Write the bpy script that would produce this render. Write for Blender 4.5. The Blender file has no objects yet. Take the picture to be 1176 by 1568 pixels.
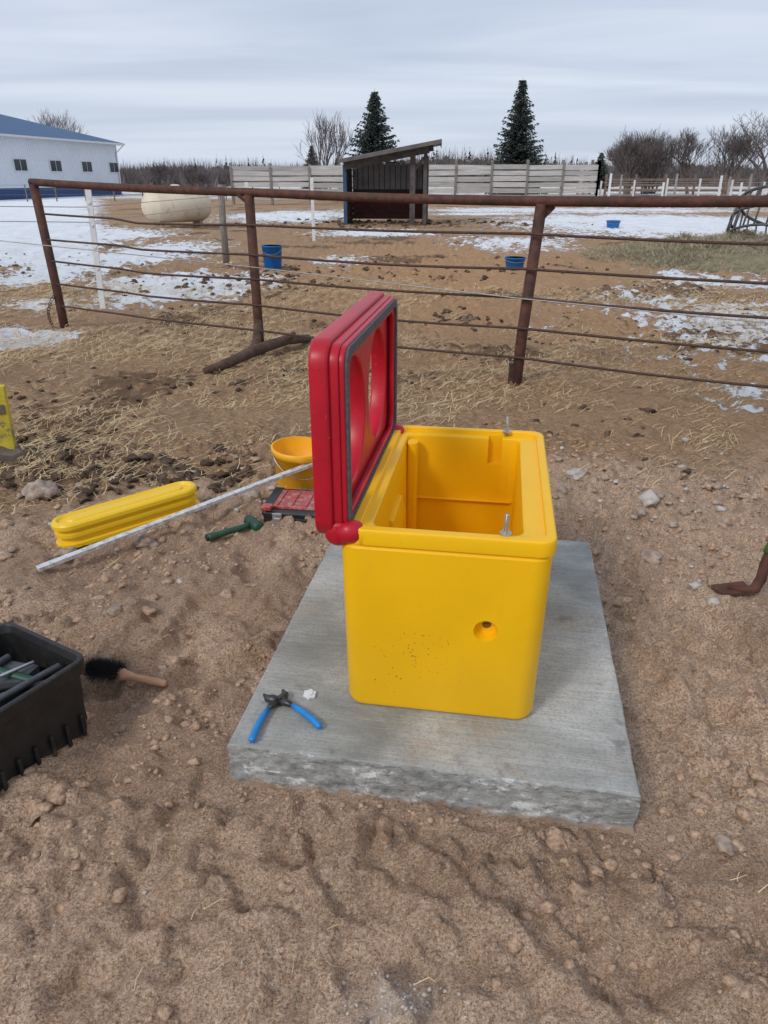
import bpy, math, random
import numpy as np
from mathutils import Vector, Matrix, Euler, noise as mnoise
R=random.Random(7)
scene=bpy.context.scene
scene.view_settings.view_transform='Standard'
scene.view_settings.look='None'
scene.view_settings.exposure=0
COL=scene.collection
rad=math.radians

# ---------------------------------------------------------------- noise
def _h(xi,yi,seed):
    n=(xi.astype(np.int64)*374761393+yi.astype(np.int64)*668265263+seed*1442695041)&0xffffffff
    n=((n^(n>>13))*1274126177)&0xffffffff
    n=(n^(n>>16))&0xffffffff
    return n/4294967295.0
def vn(x,y,seed=0):
    x=np.asarray(x,float);y=np.asarray(y,float)
    xi=np.floor(x);yi=np.floor(y);fx=x-xi;fy=y-yi
    fx=fx*fx*(3-2*fx);fy=fy*fy*(3-2*fy)
    a=_h(xi,yi,seed);b=_h(xi+1,yi,seed);c=_h(xi,yi+1,seed);d=_h(xi+1,yi+1,seed)
    return (a*(1-fx)+b*fx)*(1-fy)+(c*(1-fx)+d*fx)*fy
def fbm(x,y,o=4,seed=0):
    s=0;a=.5;t=0
    for i in range(o):
        s=s+a*vn(x*2**i+i*17.3,y*2**i-i*9.1,seed+i);t+=a;a*=.5
    return s/t
def sst(a,b,x):
    t=np.clip((x-a)/(b-a),0,1);return t*t*(3-2*t)

# ---------------------------------------------------------------- materials
def nd(nt,t,**k):
    n=nt.nodes.new(t)
    for a,b in k.items(): setattr(n,a,b)
    return n
def ramp(nt,src,stops):
    r=nd(nt,'ShaderNodeValToRGB');e=r.color_ramp.elements
    while len(e)<len(stops): e.new(.5)
    for i,(p,c) in enumerate(stops):
        e[i].position=p
        e[i].color=(c,c,c,1) if not isinstance(c,(tuple,list)) else (*c,1)
    nt.links.new(src,r.inputs[0]);return r.outputs[0]
def noise(nt,vec,scale,detail=6,rough=.55,dist=0):
    n=nd(nt,'ShaderNodeTexNoise');n.inputs['Scale'].default_value=scale
    n.inputs['Detail'].default_value=detail;n.inputs['Roughness'].default_value=rough
    n.inputs['Distortion'].default_value=dist
    if vec is not None: nt.links.new(vec,n.inputs['Vector'])
    return n.outputs['Fac']
def mix(nt,f,a,b,mode='MIX'):
    m=nd(nt,'ShaderNodeMix',data_type='RGBA',blend_type=mode)
    for i,v in ((0,f),(6,a),(7,b)):
        if hasattr(v,'links'): nt.links.new(v,m.inputs[i])
        elif i==0: m.inputs[0].default_value=v
        else: m.inputs[i].default_value=(*v,1)
    return m.outputs[2]
def math_(nt,op,a,b=None,clamp=False):
    m=nd(nt,'ShaderNodeMath',operation=op,use_clamp=clamp)
    for i,v in enumerate((a,b)):
        if v is None: continue
        if hasattr(v,'links'): nt.links.new(v,m.inputs[i])
        else: m.inputs[i].default_value=v
    return m.outputs[0]
def bump(nt,h,strength,dist,normal=None):
    b=nd(nt,'ShaderNodeBump');b.inputs['Strength'].default_value=strength;b.inputs['Distance'].default_value=dist
    nt.links.new(h,b.inputs['Height'])
    if normal is not None: nt.links.new(normal,b.inputs['Normal'])
    return b.outputs[0]
def base(name):
    m=bpy.data.materials.new(name);m.use_nodes=True;nt=m.node_tree
    p=nt.nodes['Principled BSDF'];return m,nt,p
def M(name,c1,c2=None,scale=20,rough=.6,metal=0,bmp=.15,bsc=None,bd=.005,lo=.35,hi=.65,stretch=(1,1,1),spec=.5,extra=None):
    m,nt,p=base(name)
    if c2 is None: c2=tuple(c*.8 for c in c1)
    tc=nd(nt,'ShaderNodeTexCoord');mp=nd(nt,'ShaderNodeMapping');mp.inputs['Scale'].default_value=stretch
    nt.links.new(tc.outputs['Object'],mp.inputs[0])
    f=noise(nt,mp.outputs[0],scale)
    col=ramp(nt,f,[(lo,c1),(hi,c2)])
    if extra:
        f2=noise(nt,mp.outputs[0],extra[1],8,.65)
        mk=ramp(nt,f2,[(extra[2],0.),(extra[3],1.)])
        col=mix(nt,mk,col,extra[0])
    nt.links.new(col,p.inputs['Base Color'])
    p.inputs['Roughness'].default_value=rough;p.inputs['Metallic'].default_value=metal
    p.inputs['Specular IOR Level'].default_value=spec
    if bmp>0:
        f3=noise(nt,mp.outputs[0],bsc or scale*4,8,.6)
        nt.links.new(bump(nt,f3,bmp,bd),p.inputs['Normal'])
    return m

# ---------------------------------------------------------------- mesh builder
class MB:
    def __init__(s): s.v=[];s.f=[];s.m=[];s.sm=[]
    def add(s,vs,fs,m=0,smooth=False,mat=None):
        o=len(s.v)
        s.v+= [tuple(mat@Vector(v)) for v in vs] if mat is not None else [tuple(v) for v in vs]
        for f in fs: s.f.append([i+o for i in f]);s.m.append(m);s.sm.append(smooth)
    def box(s,c,sz,m=0,rz=0,mat=None,taper=1):
        x,y,z=[a/2 for a in sz];t=taper
        vs=[(-x,-y,-z),(x,-y,-z),(x,y,-z),(-x,y,-z),(-x*t,-y*t,z),(x*t,-y*t,z),(x*t,y*t,z),(-x*t,y*t,z)]
        fs=[(3,2,1,0),(4,5,6,7),(0,1,5,4),(1,2,6,5),(2,3,7,6),(3,0,4,7)]
        T=Matrix.Translation(c)@Matrix.Rotation(rz,4,'Z')
        if mat is not None: T=mat@T
        s.add(vs,fs,m,False,T)
    def beam(s,a,b,w,h,m=0,mat=None):
        a=Vector(a);b=Vector(b);d=b-a;L=d.length
        q=d.to_track_quat('X','Z').to_matrix().to_4x4()
        T=Matrix.Translation((a+b)/2)@q
        if mat is not None:T=mat@T
        s.box((0,0,0),(L,w,h),m,0,T)
    def tube(s,pts,rads,n=8,m=0,caps=True,smooth=True,mat=None):
        pts=[Vector(p) for p in pts]
        if not hasattr(rads,'__len__'): rads=[rads]*len(pts)
        vs=[];fs=[];up=None
        for i,p in enumerate(pts):
            d=(pts[min(i+1,len(pts)-1)]-pts[max(i-1,0)])
            if d.length<1e-9:d=Vector((0,0,1))
            d.normalize()
            if up is None:
                up=Vector((0,0,1)) if abs(d.z)<.9 else Vector((1,0,0))
            a=d.cross(up)
            if a.length<1e-6: a=d.cross(Vector((.3,1,.2)))
            a.normalize();b=a.cross(d).normalized();up=b
            for k in range(n):
                t=2*math.pi*k/n
                vs.append(p+(a*math.cos(t)+b*math.sin(t))*rads[i])
        for i in range(len(pts)-1):
            for k in range(n):
                k2=(k+1)%n
                fs.append((i*n+k2,i*n+k,(i+1)*n+k,(i+1)*n+k2))
        if caps:
            fs.append(tuple(range(n)));fs.append(tuple(reversed(range((len(pts)-1)*n,len(pts)*n))))
        s.add(vs,fs,m,smooth,mat)
    def loft(s,rings,m=0,n=6,cap0=True,cap1=True,smooth=False,mat=None):
        vs=[];fs=[];N=4*(n+1)
        for rg in rings:
            w,d,r,z=rg[:4];ox,oy=(rg[4],rg[5]) if len(rg)>4 else (0,0)
            r=min(r,w/2-1e-4,d/2-1e-4)
            for q,(sx,sy) in enumerate([(1,1),(-1,1),(-1,-1),(1,-1)]):
                cx=ox+sx*(w/2-r);cy=oy+sy*(d/2-r)
                for k in range(n+1):
                    t=math.pi/2*(q+k/n)
                    vs.append((cx+r*math.cos(t),cy+r*math.sin(t),z))
        for i in range(len(rings)-1):
            for k in range(N):
                k2=(k+1)%N
                fs.append((i*N+k,i*N+k2,(i+1)*N+k2,(i+1)*N+k))
        if cap0: fs.append(tuple(reversed(range(N))))
        if cap1: fs.append(tuple(range((len(rings)-1)*N,len(rings)*N)))
        s.add(vs,fs,m,smooth,mat)
    def lump(s,c,r,sc=(1,1,1),m=0,sub=1,seed=0,amp=.35,smooth=True):
        vs,fs=ICO[sub]
        o=Vector((seed*3.1,seed*1.7,seed*.9));T=Matrix.Rotation(seed*1.3,3,'Z')
        out=[]
        for v in vs:
            k=1+amp*mnoise.noise(v*1.6+o)*2+amp*.6*mnoise.noise(v*3.7+o)
            p=T@Vector((v.x*sc[0],v.y*sc[1],v.z*sc[2]))*k*r
            out.append((p.x+c[0],p.y+c[1],p.z+c[2]))
        s.add(out,fs,m,smooth)
    def done(s,name,mats,parent=None,loc=None,rot=None,bevel=0,seg=2,angle=None):
        me=bpy.data.meshes.new(name);me.from_pydata(s.v,[],s.f);
        for mm in (mats if isinstance(mats,(list,tuple)) else [mats]): me.materials.append(mm)
        me.polygons.foreach_set('material_index',s.m)
        me.polygons.foreach_set('use_smooth',s.sm);me.update()
        o=bpy.data.objects.new(name,me);COL.objects.link(o)
        if parent:o.parent=parent
        if loc:o.location=loc
        if rot:o.rotation_euler=rot
        if bevel:
            b=o.modifiers.new('bevel','BEVEL');b.width=bevel;b.segments=seg;b.limit_method='ANGLE';b.angle_limit=rad(angle or 35)
        return o
import bmesh
ICO={}
for sub in (1,2,3):
    bm=bmesh.new();bmesh.ops.create_icosphere(bm,subdivisions=sub,radius=1)
    bm.verts.ensure_lookup_table()
    ICO[sub]=([v.co.copy() for v in bm.verts],[tuple(v.index for v in f.verts) for f in bm.faces]);bm.free()
def empty(name,loc=(0,0,0),rot=(0,0,0)):
    o=bpy.data.objects.new(name,None);o.empty_display_size=.2;COL.objects.link(o);o.location=loc;o.rotation_euler=rot;return o

# ---------------------------------------------------------------- ground
FP=[]
rf=random.Random(3)
for i in range(170):
    x=rf.uniform(-2.6,2.6);y=rf.uniform(.3,4.8)
    FP.append((x,y,rf.uniform(0,3.14),rf.uniform(.09,.17),rf.uniform(.045,.085),rf.uniform(.008,.028)))
for (x,y) in [(1.1,1.9),(1.25,2.3),(1.15,2.7),(1.3,1.5),(-.75,2.4),(-.85,2.0),(-1.05,2.75),(-.6,2.85),(-.55,1.35)]:
    FP.append((x,y,rf.uniform(1.2,2.0),rf.uniform(.16,.24),rf.uniform(.06,.10),rf.uniform(.02,.04)))
SC=(.235,2.228);SA=rad(-9.5)
def ground_h(x,y):
    x=np.asarray(x,float);y=np.asarray(y,float)
    dist=np.hypot(x,y)
    near=1-sst(4.2,6,dist)
    wx=x+.12*(vn(x*3,y*3,81)-.5)+.045*(vn(x*12,y*12,83)-.5);wy=y+.12*(vn(x*3,y*3,82)-.5)+.045*(vn(x*12,y*12,84)-.5)
    h=near*(.085*(fbm(x*1.3,y*1.3,3,1)-.5)+.075*(fbm(wx*4.5,wy*4.5,3,5)-.5)+.044*(fbm(wx*13,wy*13,3,9)-.5)+.021*(vn(wx*38,wy*38,23)-.5)*(.3+1.4*vn(x*3,y*3,77)))
    r=1-np.abs(2*fbm(wx*3.0+4,wy*3.0,3,31)-1)
    h+=near*.048*(r-.75)
    r2=1-np.abs(2*fbm(wx*8+2,wy*6,2,35)-1)
    h+=near*.026*(r2-.7)
    cl=fbm(wx*20,wy*20,2,55);h+=near*.030*sst(.54,.70,cl)*sst(.42,.58,vn(x*2.2,y*2.2,57))
    mid=(1-near)*(1-sst(25,45,dist))
    h+=mid*(.11*(fbm(x*1.8,y*1.8,4,11)-.5)+.13*(fbm(wx*6,wy*6,3,15)-.5)*(.3+sst(.4,.6,fbm(x*.6,y*.6,2,19)))+.05*(vn(x*17,y*17,16)-.5))
    far=sst(40,80,dist);h+=far*.25*(fbm(x*.05,y*.05,3,21)-.5)
    for (fx,fy,a,L,W,D) in FP:
        m=(np.abs(x-fx)<.42)&(np.abs(y-fy)<.42)
        if not np.any(m): continue
        dx=wx[m]-fx;dy=wy[m]-fy
        u=(dx*math.cos(a)+dy*math.sin(a))/L;v=(-dx*math.sin(a)+dy*math.cos(a))/W
        d=np.sqrt(u*u+v*v)
        h[m]+=-D*np.exp(-d**4)+D*.45*np.exp(-((d-1.3)**2)*7)
    dx=x-SC[0];dy=y-SC[1]
    lx=dx*math.cos(SA)+dy*math.sin(SA);ly=-dx*math.sin(SA)+dy*math.cos(SA)
    q=np.maximum(np.abs(lx)-.572,np.abs(ly)-.742)
    k=1-sst(-.05,.20,q)
    h=h*(1-.72*k)-.014*k-.04*(1-sst(-.2,-.08,q))
    return h
def gz(x,y): return float(ground_h(np.array([x]),np.array([y]))[0])
def axis(c0,lo,hi,dmin,g,flat=1.0):
    a=[c0];
    while a[-1]<hi: a.append(a[-1]+max(dmin,g*(abs(a[-1]-c0)-flat)+dmin))
    b=[c0]
    while b[-1]>lo: b.append(b[-1]-max(dmin,g*(abs(b[-1]-c0)-flat)+dmin))
    return np.array(sorted(set(b[1:]+a)))
gx=axis(0,-1500,1500,.0115,.016,1.3)
gy=axis(1.2,-40,1500,.0105,.0095,.9)
print('grid',len(gx),len(gy))
XX,YY=np.meshgrid(gx,gy)
xf=XX.ravel();yf=YY.ravel()
zf=ground_h(xf,yf)
def masks(x,y):
    ratio=x/np.maximum(y,1)
    E=[(-3.3,12.4,1.6,2.2,.95),(-3.95,8.0,.65,.6,.93),(-.5,25.5,2.4,2.2,.9),(-4.5,38,4.0,8,.85),(3.7,21.5,2.2,3.0,.78),
       (11.5,31,7.0,10,.98),(4.3,9.2,2.1,3.6,.66),(3.1,5.7,.7,.6,.6),(-1,16.5,1.0,1.8,.6),(5.6,13,1.6,2.2,.62),(-6.3,14.5,1.6,2.6,.8),(2.6,10.6,.9,.9,.5),(11,45,16,6,.75),(-9,24,3,5,.85),(-5.6,18,1.8,4,.85),(5,40,3,2,.8),(-4.9,10.6,.7,.8,.75)]
    s=np.zeros_like(x)
    for cx,cy,rx,ry,st in E:
        s=np.maximum(s,st*np.exp(-(((x-cx)/rx)**2+((y-cy)/ry)**2)*.7))
    s=np.maximum(s,sst(-.30,-.42,ratio)*sst(12,17,y)*.98)
    s=np.maximum(s,sst(60,75,y)*.62)
    s=s+.45*(fbm(x*1.1,y*.7,4,41)-.5)
    straw=sst(3.5,4.9,y+1.6*(fbm(x*.9,y*.9,3,51)-.5)+.3*np.where(x<-.8,1,0)*sst(-.6,-1.6,x)*2)
    dark=sst(.54,.70,fbm(x*.8,y*.8,4,61))*straw*.8
    dark=np.maximum(dark,np.exp(-(((x+2.0)/.9)**2+((y-4.05)/.35)**2))*.75)
    orange=np.exp(-(((x-1.2)/3.6)**2+((y-14)/8)**2))
    wet=np.maximum(np.exp(-(((x-.6)/.9)**2+((y-1.28)/.16)**2)),.8*np.exp(-(((x-.75)/.35)**2+((y-1.02)/.14)**2)))
    wet=np.maximum(wet,.9*sst(.52,.68,fbm(x*1.7+3,y*1.7,4,93)))
    pale=np.exp(-(((x-.02)/.10)**2+((y-.94)/.07)**2))
    return np.clip(s,0,1),straw,dark,orange,wet,pale
ms,mst,md,mo,mw,mpale=masks(xf,yf)
nx,ny=len(gx),len(gy)
me=bpy.data.meshes.new('ground')
nv=nx*ny;nf=(nx-1)*(ny-1)
me.vertices.add(nv);co=np.stack([xf,yf,zf],1).astype(np.float32);me.vertices.foreach_set('co',co.ravel())
i0=(np.arange(ny-1)[:,None]*nx+np.arange(nx-1)[None,:]).ravel()
fc=np.stack([i0,i0+1,i0+nx+1,i0+nx],1).astype(np.int32)
me.loops.add(nf*4);me.loops.foreach_set('vertex_index',fc.ravel())
me.polygons.add(nf);me.polygons.foreach_set('loop_start',np.arange(nf,dtype=np.int32)*4)
me.polygons.foreach_set('use_smooth',np.ones(nf,bool))
me.update(calc_edges=True)
ca=me.color_attributes.new('mask','FLOAT_COLOR','POINT')
ca.data.foreach_set('color',np.stack([ms,mst,md,mo],1).astype(np.float32).ravel())
ca=me.color_attributes.new('mask2','FLOAT_COLOR','POINT')
ca.data.foreach_set('color',np.stack([mw,mpale,mw*0,mw*0+1],1).astype(np.float32).ravel())
ground=bpy.data.objects.new('ground',me);COL.objects.link(ground)
m,nt,p=base('ground_soil')
geo=nd(nt,'ShaderNodeNewGeometry');P=geo.outputs['Position']
at=nd(nt,'ShaderNodeAttribute',attribute_name='mask');sp=nd(nt,'ShaderNodeSeparateColor');nt.links.new(at.outputs['Color'],sp.inputs[0])
at2=nd(nt,'ShaderNodeAttribute',attribute_name='mask2');sp2=nd(nt,'ShaderNodeSeparateColor');nt.links.new(at2.outputs['Color'],sp2.inputs[0])
mS,mSt,mD,mO=sp.outputs[0],sp.outputs[1],sp.outputs[2],at.outputs['Alpha']
n_big=noise(nt,P,2.2,5);n_mid=noise(nt,P,14,6,.65);n_fine=noise(nt,P,120,4,.75);n_gr=noise(nt,P,250,2,.7)
sand=ramp(nt,n_fine,[(.36,(.29,.175,.108)),(.49,(.66,.445,.30)),(.64,(.93,.72,.54))])
sand=mix(nt,ramp(nt,n_big,[(.35,0.),(.65,.4)]),sand,(.54,.36,.24))
sand=mix(nt,ramp(nt,n_mid,[(.36,.4),(.52,0.)]),sand,(.30,.185,.115))
sand=mix(nt,math_(nt,'MULTIPLY',sp2.outputs[0],.40),sand,(.24,.145,.09))
sand=mix(nt,math_(nt,'MULTIPLY',sp2.outputs[1],.45),sand,(.72,.63,.55))
sand=mix(nt,ramp(nt,n_gr,[(.61,0.),(.67,.75)]),sand,(.92,.82,.70))
sand=mix(nt,ramp(nt,n_gr,[(.34,.75),(.40,0.)]),sand,(.14,.085,.055))
mp=nd(nt,'ShaderNodeMapping');mp.inputs['Rotation'].default_value=(0,0,.5);mp.inputs['Scale'].default_value=(1,7,1);nt.links.new(P,mp.inputs[0])
mp2=nd(nt,'ShaderNodeMapping');mp2.inputs['Rotation'].default_value=(0,0,-.9);mp2.inputs['Scale'].default_value=(1,7,1);nt.links.new(P,mp2.inputs[0])
s1=noise(nt,mp.outputs[0],20,4,.75,.6);s2=noise(nt,mp2.outputs[0],24,4,.75,.6)
sm=math_(nt,'MAXIMUM',s1,s2)
straw=ramp(nt,sm,[(.47,(.17,.10,.06)),(.57,(.48,.31,.18)),(.67,(.88,.67,.40))])
straw=mix(nt,ramp(nt,noise(nt,P,1.3,6),[(.4,0.),(.62,.6)]),straw,(.33,.215,.135))
straw=mix(nt,math_(nt,'MULTIPLY',mO,.45),straw,(.58,.32,.15))
stm=math_(nt,'ADD',mSt,math_(nt,'MULTIPLY',math_(nt,'SUBTRACT',n_mid,.5),1.6))
col=mix(nt,ramp(nt,stm,[(.35,0.),(.7,.92)]),sand,straw)
dk=math_(nt,'ADD',mD,math_(nt,'MULTIPLY',math_(nt,'SUBTRACT',noise(nt,P,7,8,.7),.5),2.0))
col=mix(nt,ramp(nt,dk,[(.48,0.),(.75,.8)]),col,mix(nt,n_fine,(.05,.03,.018),(.24,.15,.095)))
snm=math_(nt,'ADD',mS,math_(nt,'MULTIPLY',math_(nt,'SUBTRACT',noise(nt,P,3.6,10,.75),.5),2.2))
snf=ramp(nt,snm,[(.55,0.),(.60,1.)])
snc=mix(nt,ramp(nt,noise(nt,P,1.1,8,.7),[(.45,0.),(.75,.6)]),(.84,.87,.90),(.60,.57,.55))
col=mix(nt,snf,col,snc)
nt.links.new(col,p.inputs['Base Color']);p.inputs['Roughness'].default_value=.95;p.inputs['Specular IOR Level'].default_value=.1
b1=bump(nt,n_mid,.8,.03);b2=bump(nt,n_fine,.95,.013,b1);b3=bump(nt,sm,.6,.02,b2)
b4=bump(nt,snf,.6,.04,b3)
nt.links.new(b4,p.inputs['Normal']);me.materials.append(m)

# ---------------------------------------------------------------- materials
def yellow(name,c=(.95,.53,.003)):
    m,nt,p=base(name)
    tc=nd(nt,'ShaderNodeTexCoord');O=tc.outputs['Object']
    n1=noise(nt,O,6,5);col=ramp(nt,n1,[(.35,c),(.7,tuple(x*.95 for x in c))])
    mp=nd(nt,'ShaderNodeMapping');nt.links.new(O,mp.inputs[0]);mp.inputs['Location'].default_value=(.09,.46,-.22);
    ln=nd(nt,'ShaderNodeVectorMath',operation='LENGTH');nt.links.new(mp.outputs[0],ln.inputs[0])
    near=math_(nt,'SUBTRACT',1.0,math_(nt,'MULTIPLY',ln.outputs['Value'],4.5),True)
    spk=noise(nt,O,95,3,.6)
    k=math_(nt,'ADD',spk,math_(nt,'MULTIPLY',near,.12))
    col=mix(nt,ramp(nt,k,[(.735,0.),(.765,.8)]),col,(.22,.11,.03))
    sc=nd(nt,'ShaderNodeMapping');sc.inputs['Scale'].default_value=(3,3,.6);nt.links.new(O,sc.inputs[0])
    sm_=ramp(nt,noise(nt,sc.outputs[0],5,8,.7),[(.58,0.),(.85,.18)])
    col=mix(nt,sm_,col,(.6,.33,.04))
    nt.links.new(col,p.inputs['Base Color']);p.inputs['Roughness'].default_value=.40;p.inputs['Specular IOR Level'].default_value=.38
    nt.links.new(bump(nt,noise(nt,O,180,3),.10,.002,bump(nt,noise(nt,O,4,2),.14,.02)),p.inputs['Normal'])
    return m
M_Y=yellow('yellow_polyethylene')
M_Y2=yellow('yellow_dusty_plastic',(.86,.55,.02))
M_R=M('red_polyethylene',(.52,.008,.026),(.43,.007,.021),8,.38,bmp=.08,bsc=160,bd=.002,spec=.38,extra=((.48,.12,.10),40,.63,.76))
M_G=M('foam_gasket',(.06,.062,.065),(.10,.10,.105),60,.8)
M_BLK=M('black_plastic',(.012,.012,.013),(.022,.021,.02),25,.45,bmp=.1,extra=((.16,.11,.07),9,.60,.85))
M_STEEL=M('galvanised_steel',(.42,.43,.44),(.55,.56,.57),40,.4,.85)
M_RUST=M('rusty_pipe_steel',(.062,.024,.016),(.12,.045,.028),18,.75,.1,bmp=.3,bsc=60,extra=((.035,.02,.016),6,.5,.7))
M_ROD=M('rusty_rod_steel',(.05,.028,.022),(.10,.05,.035),30,.7,.2)
M_WIRE=M('wire_steel',(.30,.29,.28),(.4,.39,.38),30,.45,.6)
M_WHITE=M('white_vinyl',(.74,.75,.76),(.64,.65,.66),9,.5)
M_BLUE=M('blue_plastic',(.012,.18,.55),(.01,.14,.45),9,.4)
M_ROCK=M('rock_brown_grey',(.23,.17,.13),(.44,.34,.27),30,.85,bmp=.5,bsc=60)
M_ROCK2=M('rock_pale',(.54,.48,.43),(.38,.34,.31),25,.8,bmp=.4)
M_CLOD=M('dung_and_clods',(.065,.040,.026),(.19,.12,.078),14,.95,bmp=.9,bsc=60,bd=.03)
M_SCLOD=M('sand_clods',(.36,.225,.142),(.66,.46,.32),90,.95,bmp=.9,bsc=200,bd=.008)
M_STRAW=M('straw_stems',(.68,.51,.28),(.48,.33,.17),3,.8,bmp=0)
M_OLD=M('weathered_boards',(.42,.41,.395),(.60,.59,.57),1.5,.9,bmp=.5,bsc=12,bd=.02,stretch=(.6,1,8),extra=((.22,.21,.20),5,.6,.8))
M_DARKW=M('black_shed_siding',(.035,.032,.03),(.07,.062,.058),6,.8)
M_REDW=M('dark_red_boards',(.13,.045,.035),(.075,.03,.026),6,.9)

# ---------------------------------------------------------------- concrete slab
m,nt,p=base('broomed_concrete')
tc=nd(nt,'ShaderNodeTexCoord');O=tc.outputs['Object']
br=nd(nt,'ShaderNodeMapping');br.inputs['Scale'].default_value=(2.2,85,1);br.inputs['Rotation'].default_value=(0,0,rad(1.5));nt.links.new(O,br.inputs[0])
brn=noise(nt,br.outputs[0],2.6,6,.7,.2)
blot=noise(nt,O,3.0,8,.62,.5);blot2=noise(nt,O,8,7,.62)
col=ramp(nt,blot,[(.34,(.22,.225,.21)),(.48,(.33,.335,.315)),(.56,(.41,.415,.395)),(.68,(.54,.545,.525))])
col=mix(nt,ramp(nt,brn,[(.40,.36),(.55,0.)]),col,(.19,.195,.18))
col=mix(nt,ramp(nt,brn,[(.56,0.),(.68,.3)]),col,(.58,.585,.57))
col=mix(nt,ramp(nt,blot2,[(.60,0.),(.69,.62)]),col,(.13,.12,.105))
col=mix(nt,ramp(nt,noise(nt,O,5,9,.75),[(.55,0.),(.68,.5)]),col,(.40,.30,.21))
col=mix(nt,ramp(nt,noise(nt,O,110,3,.7),[(.38,.4),(.5,0.)]),col,(.18,.175,.16))
sv=nd(nt,'ShaderNodeMapping');sv.inputs['Scale'].default_value=(1,1,2.2);nt.links.new(O,sv.inputs[0])
sn=noise(nt,sv.outputs[0],7,14,.78,0);sn2=noise(nt,sv.outputs[0],34,8,.7,0)
side=ramp(nt,sn,[(.38,(.20,.20,.185)),(.48,(.33,.33,.31)),(.55,(.42,.42,.40)),(.575,(.70,.70,.68))])
side=mix(nt,ramp(nt,sn2,[(.37,.7),(.45,0.)]),side,(.13,.12,.11))
sx=nd(nt,'ShaderNodeSeparateXYZ');nt.links.new(tc.outputs['Normal'],sx.inputs[0])
isTop=ramp(nt,sx.outputs[2],[(.5,0.),(.8,1.)])
zz=nd(nt,'ShaderNodeSeparateXYZ');nt.links.new(O,zz.inputs[0])
dirt=math_(nt,'ADD',math_(nt,'MULTIPLY',zz.outputs[2],9.),noise(nt,O,16,6))
side=mix(nt,ramp(nt,dirt,[(.40,.9),(.62,0.)]),side,(.40,.27,.18))
col=mix(nt,isTop,side,col)
nt.links.new(col,p.inputs['Base Color']);p.inputs['Roughness'].default_value=.8
bb=bump(nt,brn,.35,.004);bb=bump(nt,noise(nt,O,60,5),.3,.004,bb);bb=bump(nt,math_(nt,'MULTIPLY',math_(nt,'ADD',sn,sn2),math_(nt,'SUBTRACT',1.0,isTop)),.6,.015,bb)
nt.links.new(bb,p.inputs['Normal']);M_CON=m
L,W=.572,.742
vs=[];fs=[];per=[];nxs,nys=120,140
for i in range(nxs): per.append((-L+2*L*i/nxs,-W))
for i in range(nys): per.append((L,-W+2*W*i/nys))
for i in range(nxs): per.append((L-2*L*i/nxs,W))
for i in range(nys): per.append((-L,W-2*W*i/nys))
N=len(per)
rows=[(-.12,0,0),(-.06,0,.009),(-.02,0,.009),(.01,0,.009),(.03,0,.009),(.05,0,.008),(.07,0,.007),(.09,0,.006),(.105,0,.005),(.116,0,.004),(.123,-.001,.003),(.128,-.004,.0025),(.130,-.009,.001)]
for z,ins,j in rows:
    for (x,y) in per:
        k=1+ins/.6
        px,py=x*k,y*k
        n1=mnoise.noise(Vector((x*9,y*9,z*25)))*j+mnoise.noise(Vector((x*40,y*40,z*50)))*j*.7
        px+=n1*(1 if abs(x)>L-.01 else 0)*(1 if x>0 else -1);py+=n1*(1 if abs(y)>W-.01 else 0)*(1 if y>0 else -1)
        vs.append((px,py,z))
for r in range(len(rows)-1):
    for k in range(N):
        fs.append((r*N+k,r*N+(k+1)%N,(r+1)*N+(k+1)%N,(r+1)*N+k))
fs.append(tuple(range((len(rows)-1)*N,len(rows)*N)))
mb=MB();mb.add(vs,fs,0,False)
slab=mb.done('concrete_slab',M_CON,loc=(SC[0],SC[1],0),rot=(0,0,SA))

# ---------------------------------------------------------------- waterer
WT=empty('livestock_waterer',(.24,2.17,.131),(0,0,rad(-9)))
mb=MB()
bx=-.006
rings=[(.535,.885,.05,0,bx,0),(.555,.905,.052,.006,bx,0),(.565,.918,.053,.022,bx,0),(.582,.928,.050,.54,bx,0),(.582,.928,.050,.548,bx,0),
 (.572,.918,.046,.553,bx,0),(.572,.918,.046,.559,bx,0),(.562,.932,.046,.562,.010,0),(.562,.936,.046,.599,.011,0),(.558,.932,.045,.605,.011,0),(.551,.925,.043,.608,.011,0),
 (.510,.885,.038,.608,.011,0),(.505,.880,.037,.605,.011,0),(.503,.878,.037,.594,.011,0),(.425,.812,.032,.592,-.005,0),(.418,.805,.032,.589,-.005,0),(.413,.800,.030,.575,-.005,0),(.400,.785,.04,.05,-.005,0),(.36,.745,.05,.03,-.005,0)]
mb.loft(rings,0,10,True,True,True)
body=mb.done('body',M_Y,WT)
def carve(o,cutters):
    for c in cutters:
        mod=o.modifiers.new('b','BOOLEAN');mod.operation='DIFFERENCE';mod.solver='EXACT';mod.object=c
    bpy.context.view_layer.update()
    d=bpy.context.evaluated_depsgraph_get();new=bpy.data.meshes.new_from_object(o.evaluated_get(d),preserve_all_data_layers=True,depsgraph=d)
    o.modifiers.clear();o.data=new
    for c in cutters: bpy.data.objects.remove(c,do_unlink=True)
c1=MB();c1.tube([(.12,-.50,.314),(.12,-.458,.314),(.12,-.430,.314)],[.038,.034,.027],32)
c1=c1.done('c1',M_Y,WT)
c3=MB();c3.box((.115,.405,.545),(.05,.05,.11));c3=c3.done('c3',M_Y,WT)
c4=MB();c4.tube([(.122,-.45,.316),(.122,-.36,.316)],[.013,.013],16);c4=c4.done('c4',M_Y,WT)
carve(body,[c1,c3,c4])
for pl in body.data.polygons: pl.use_smooth=True
body.data.set_sharp_from_angle(angle=rad(30))
mb=MB()
mb.loft([(.04,.26,.015,.04,-.195,.02),(.035,.24,.015,.40,-.202,.02),(.018,.22,.008,.46,-.206,.02)],0,5)
mb.loft([(.04,.05,.015,.04,-.19,.36),(.04,.05,.015,.58,-.19,.36)],0,5)
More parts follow.
